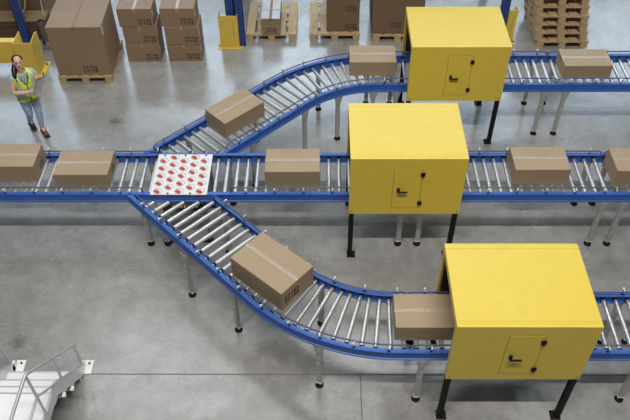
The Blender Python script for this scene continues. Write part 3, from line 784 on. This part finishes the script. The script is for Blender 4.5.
# fingers, each its own short chain rooted in the palm, closed on the clipboard
def add_fingers(body, parts):
    bm = bmesh.new(); bm.from_mesh(body.data)
    for o in parts:
        bm.from_mesh(o.data); me = o.data; bpy.data.objects.remove(o); bpy.data.meshes.remove(me)
    bm.to_mesh(body.data); bm.free()
    for p in body.data.polygons: p.use_smooth = True
fing = []
for nm, pal, across, along, curl in (('R', V((0.05, -0.345, 1.155)), V((0.0, -0.35, 0.94)), V((0.86, -0.45, 0.1)), V((0.15, 0.9, 0.1))), ('L', V((0.145, -0.335, 1.275)), V((0.25, 0.2, 0.9)), V((-0.35, -0.90, 0.2)), V((-0.9, 0.3, 0.1)))):
    across.normalize(); along.normalize(); curl.normalize()
    for k, ln in enumerate((0.060, 0.070, 0.066, 0.052)):
        b0 = pal + across*((k-1.5)*0.018) + along*0.004
        J = {'a': (b0, 0.0085), 'b': (b0+along*ln*0.55, 0.008), 'c': (b0+along*ln*0.85+curl*ln*0.25, 0.0075), 'd': (b0+along*ln*0.8+curl*ln*0.55, 0.006)}
        fing.append(skin_mesh('finger', J, [('a', 'b'), ('b', 'c'), ('c', 'd')], 'a', [M_skin], 1))
    b0 = pal - along*0.025 + across*0.025
    J = {'a': (b0, 0.010), 'b': (b0+across*0.03+along*0.02, 0.009), 'c': (b0+across*0.04+along*0.05, 0.007)}
    fing.append(skin_mesh('finger', J, [('a', 'b'), ('b', 'c')], 'a', [M_skin], 1))
add_fingers(body, fing)
tag(body, 'person in a yellow safety vest and light jeans holding a clipboard', 'person')
body.location = (PX, PY, 0.024); body.rotation_euler = (LEAN, 0, FACE)
# face
def headpart(name, m, c, d, n=10):
    """small ellipsoid on the tilted head"""
    b = MB(); vv = []
    for j in range(1, 6):
        for i in range(n):
            th, ph = PI*j/6, 2*PI*i/n
            p = Vector((d[0]*math.sin(th)*math.cos(ph), d[1]*math.sin(th)*math.sin(ph), d[2]*math.cos(th)))
            vv.append(HT(*(Vector(c)+p)))
    fs = [(j*n+i, j*n+(i+1) % n, (j+1)*n+(i+1) % n, (j+1)*n+i) for j in range(4) for i in range(n)] + [list(range(n)), list(range(4*n, 5*n))]
    return b.add(vv, fs, 0, True).build(name, m, body)
headpart('nose', M_skin, (0, -0.132, 1.485), (0.011, 0.016, 0.022))
for sd in (-1, 1):
    headpart('eye', M_eye, (sd*0.027, -0.122, 1.512), (0.011, 0.008, 0.0055))
    headpart('eyebrow', M_hair, (sd*0.028, -0.122, 1.530), (0.015, 0.008, 0.0035))
    headpart('ear', M_skin, (sd*0.066, -0.035, 1.495), (0.010, 0.016, 0.026))
headpart('mouth', M_lip, (0, -0.120, 1.448), (0.020, 0.010, 0.0065))
# hair: cap and a long tail over her right shoulder
HJ = {'t': (HT(0, 0.005, 1.595), (0.084, 0.074)), 'f': (HT(0.0, -0.045, 1.625), (0.058, 0.028)), 'b': (HT(0, 0.04, 1.53), (0.082, 0.058)), 'n': (HT(-0.03, 0.05, 1.45), (0.064, 0.045)),
      's': (V((-0.085, 0.02, 1.385)), 0.044), 'k': (V((-0.115, -0.06, 1.31)), 0.038), 'e': (V((-0.115, -0.11, 1.21)), 0.018), 'lr': (HT(-0.068, -0.03, 1.53), (0.020, 0.04)), 'll': (HT(0.068, -0.025, 1.54), (0.018, 0.04))}
skin_mesh('hair', HJ, [('t', 'f'), ('t', 'b'), ('b', 'n'), ('n', 's'), ('s', 'k'), ('k', 'e'), ('t', 'lr'), ('t', 'll')], 't', [M_hair], 2, body)
# shirt with short sleeves
SJ = {'w': (V((0, -0.005, 0.92)), (0.128, 0.105)), 'c': (V((0, -0.02, 1.17)), (0.135, 0.108)), 'k': (V((0, -0.02, 1.32)), (0.075, 0.068)), 'kk': (V((0, -0.025, 1.355)), (0.058, 0.056)),
      'sr': (V((-0.158, -0.01, 1.287)), 0.062), 'er': (V((-0.205, -0.028, 1.16)), 0.056), 'sl': (V((0.158, -0.01, 1.287)), 0.062), 'el': (V((0.205, -0.04, 1.16)), 0.056)}
skin_mesh('shirt', SJ, [('w', 'c'), ('c', 'k'), ('k', 'kk'), ('c', 'sr'), ('sr', 'er'), ('c', 'sl'), ('sl', 'el')], 'w', [M_shirt], 2, body)
# safety vest: shaped shell with zip, reflective bands and dark trim
def vest():
    lv = [(0.80, 0.172, 0.142), (0.86, 0.168, 0.140), (0.90, 0.163, 0.137), (0.96, 0.157, 0.133), (1.01, 0.155, 0.130), (1.08, 0.158, 0.130), (1.16, 0.172, 0.130), (1.23, 0.180, 0.127), (1.29, 0.172, 0.112), (1.33, 0.105, 0.085), (1.345, 0.085, 0.072)]
    n = 40; b = MB(); vv = []
    for z, rx, ry in lv:
        for i in range(n):
            a = 2*PI*i/n; c_, s_ = math.cos(a), math.sin(a)
            e = 0.8
            vv.append((rx*math.copysign(abs(c_)**e, c_), -0.012+ry*math.copysign(abs(s_)**e, s_), z))
    for k in range(len(lv)-1):
        for i in range(n):
            a = 2*PI*(i+0.5)/n; zc = (lv[k][0]+lv[k+1][0])/2
            xx = math.cos(a); front = math.sin(a) < 0
            m = 0
            if 0.90 < zc < 0.96 or 1.01 < zc < 1.08: m = 1
            if zc > 1.05 and 0.42 < abs(xx) < 0.66: m = 1
            if zc < 0.825: m = 0
            if front and zc > 1.16 and abs(xx) < 0.36*(zc-1.12)/0.2: m = 3          # open neck shows the shirt
            if zc > 1.16 and abs(xx) > 0.93 and zc < 1.30: m = 3                     # arm holes
            b.add([], [])
            b.f.append([k*n+i, k*n+(i+1) % n, (k+1)*n+(i+1) % n, (k+1)*n+i]); b.m.append(m); b.sm.append(True)
    b.v = vv
    # drop the faces of the openings
    keep = [j for j in range(len(b.f)) if b.m[j] != 3]
    b.f = [b.f[j] for j in keep]; b.m = [b.m[j] for j in keep]; b.sm = [True]*len(keep)
    me = b.mesh('safety_vest', [M_vest, M_refl, M_trim])
    o = put('safety_vest', me, body); o.modifiers.new('thick', 'SOLIDIFY').thickness = 0.008
    hem = [(0.175*math.cos(2*PI*i/32), -0.012+0.145*math.sin(2*PI*i/32), 0.80) for i in range(33)]
    MB().tube(hem, 0.007, 6).build('hem', M_trim, o)
    MB().tube([(0, -0.158, 0.80), (0, -0.153, 0.90), (0, -0.147, 1.01), (0, -0.148, 1.16)], 0.006, 6).build('zip', M_trim, o)
    for s in (-1, 1):
        MB().tube([(0, -0.149, 1.15), (s*0.03, -0.146, 1.20), (s*0.055, -0.130, 1.27), (s*0.07, -0.09, 1.34)], 0.006, 6).build('neck_trim', M_trim, o)
vest()
# jeans
JJ = {'p': (V((0.0, 0.0, 0.86)), (0.132, 0.112)), 'hl': (V((0.085, 0.0, 0.79)), 0.098), 'ml': (V((0.08, -0.03, 0.62)), 0.084), 'kl': (V((0.07, -0.06, 0.455)), 0.066), 'cl': (V((0.06, -0.06, 0.30)), 0.058), 'al': (V((0.05, -0.06, 0.12)), 0.047),
      'hr': (V((-0.085, 0.0, 0.79)), 0.098), 'mr': (V((-0.08, 0.0, 0.62)), 0.084), 'kr': (V((-0.07, -0.01, 0.455)), 0.066), 'cr': (V((-0.06, 0.08, 0.31)), 0.058), 'ar': (V((-0.05, 0.18, 0.15)), 0.047)}
skin_mesh('jeans', JJ, [('p', 'hl'), ('hl', 'ml'), ('ml', 'kl'), ('kl', 'cl'), ('cl', 'al'), ('p', 'hr'), ('hr', 'mr'), ('mr', 'kr'), ('kr', 'cr'), ('cr', 'ar')], 'p', [M_jean], 2, body)
for nm, ax, ay, tx, ty, hz in (('L', 0.05, -0.06, 0.052, -0.23, 0.006), ('R', -0.05, 0.205, -0.052, 0.06, 0.02)):
    FJ = {'a': (V((ax, ay+0.01, 0.105+hz)), 0.046), 'h': (V((ax, ay+0.02, 0.048+hz)), (0.043, 0.042)), 'm': (V(((ax+tx)/2, (ay+ty)/2, 0.048+hz*0.4)), (0.046, 0.040)), 't': (V((tx, ty, 0.036)), (0.040, 0.028))}
    so_ = skin_mesh('shoe', FJ, [('a', 'h'), ('h', 'm'), ('m', 't')], 'h', [M_shoe if nm == 'L' else M_shoe_dark], 2, body)  # rear shoe near-black: its shade is put into the colour
    MB().cbox((-0.045, ty-0.035, 0.0), (0.045, ay+0.06, 0.014), 0.006).build('sole', M_shoe_dark, so_, (tx, 0, 0))
# clipboard held in front of her
cb = thing('clipboard', 'pale clipboard held in both hands by the worker', 'clipboard', (PX, PY, 0.024), FACE)
cb.rotation_euler = (LEAN, 0, FACE)
C0 = Vector((0.125, -0.375, 1.245)); Rm = Matrix.Rotation(math.radians(26), 3, 'Y') @ Matrix.Rotation(math.radians(34), 3, 'Z')
def cbpart(name, m, c, d):
    return MB().box(C0 + Rm @ Vector(c), d, 0, 0, Rm).build(name, m, cb)
cbpart('board', M_dgrey, (0, 0, 0.0), (0.22, 0.008, 0.32))
cbpart('paper', M_tab, (0, -0.0055, -0.01), (0.205, 0.003, 0.285)); cbpart('paper', M_tab, (0, 0.0055, -0.01), (0.205, 0.003, 0.285))
cbpart('clip', M_galv, (0, -0.008, 0.145), (0.08, 0.012, 0.03))
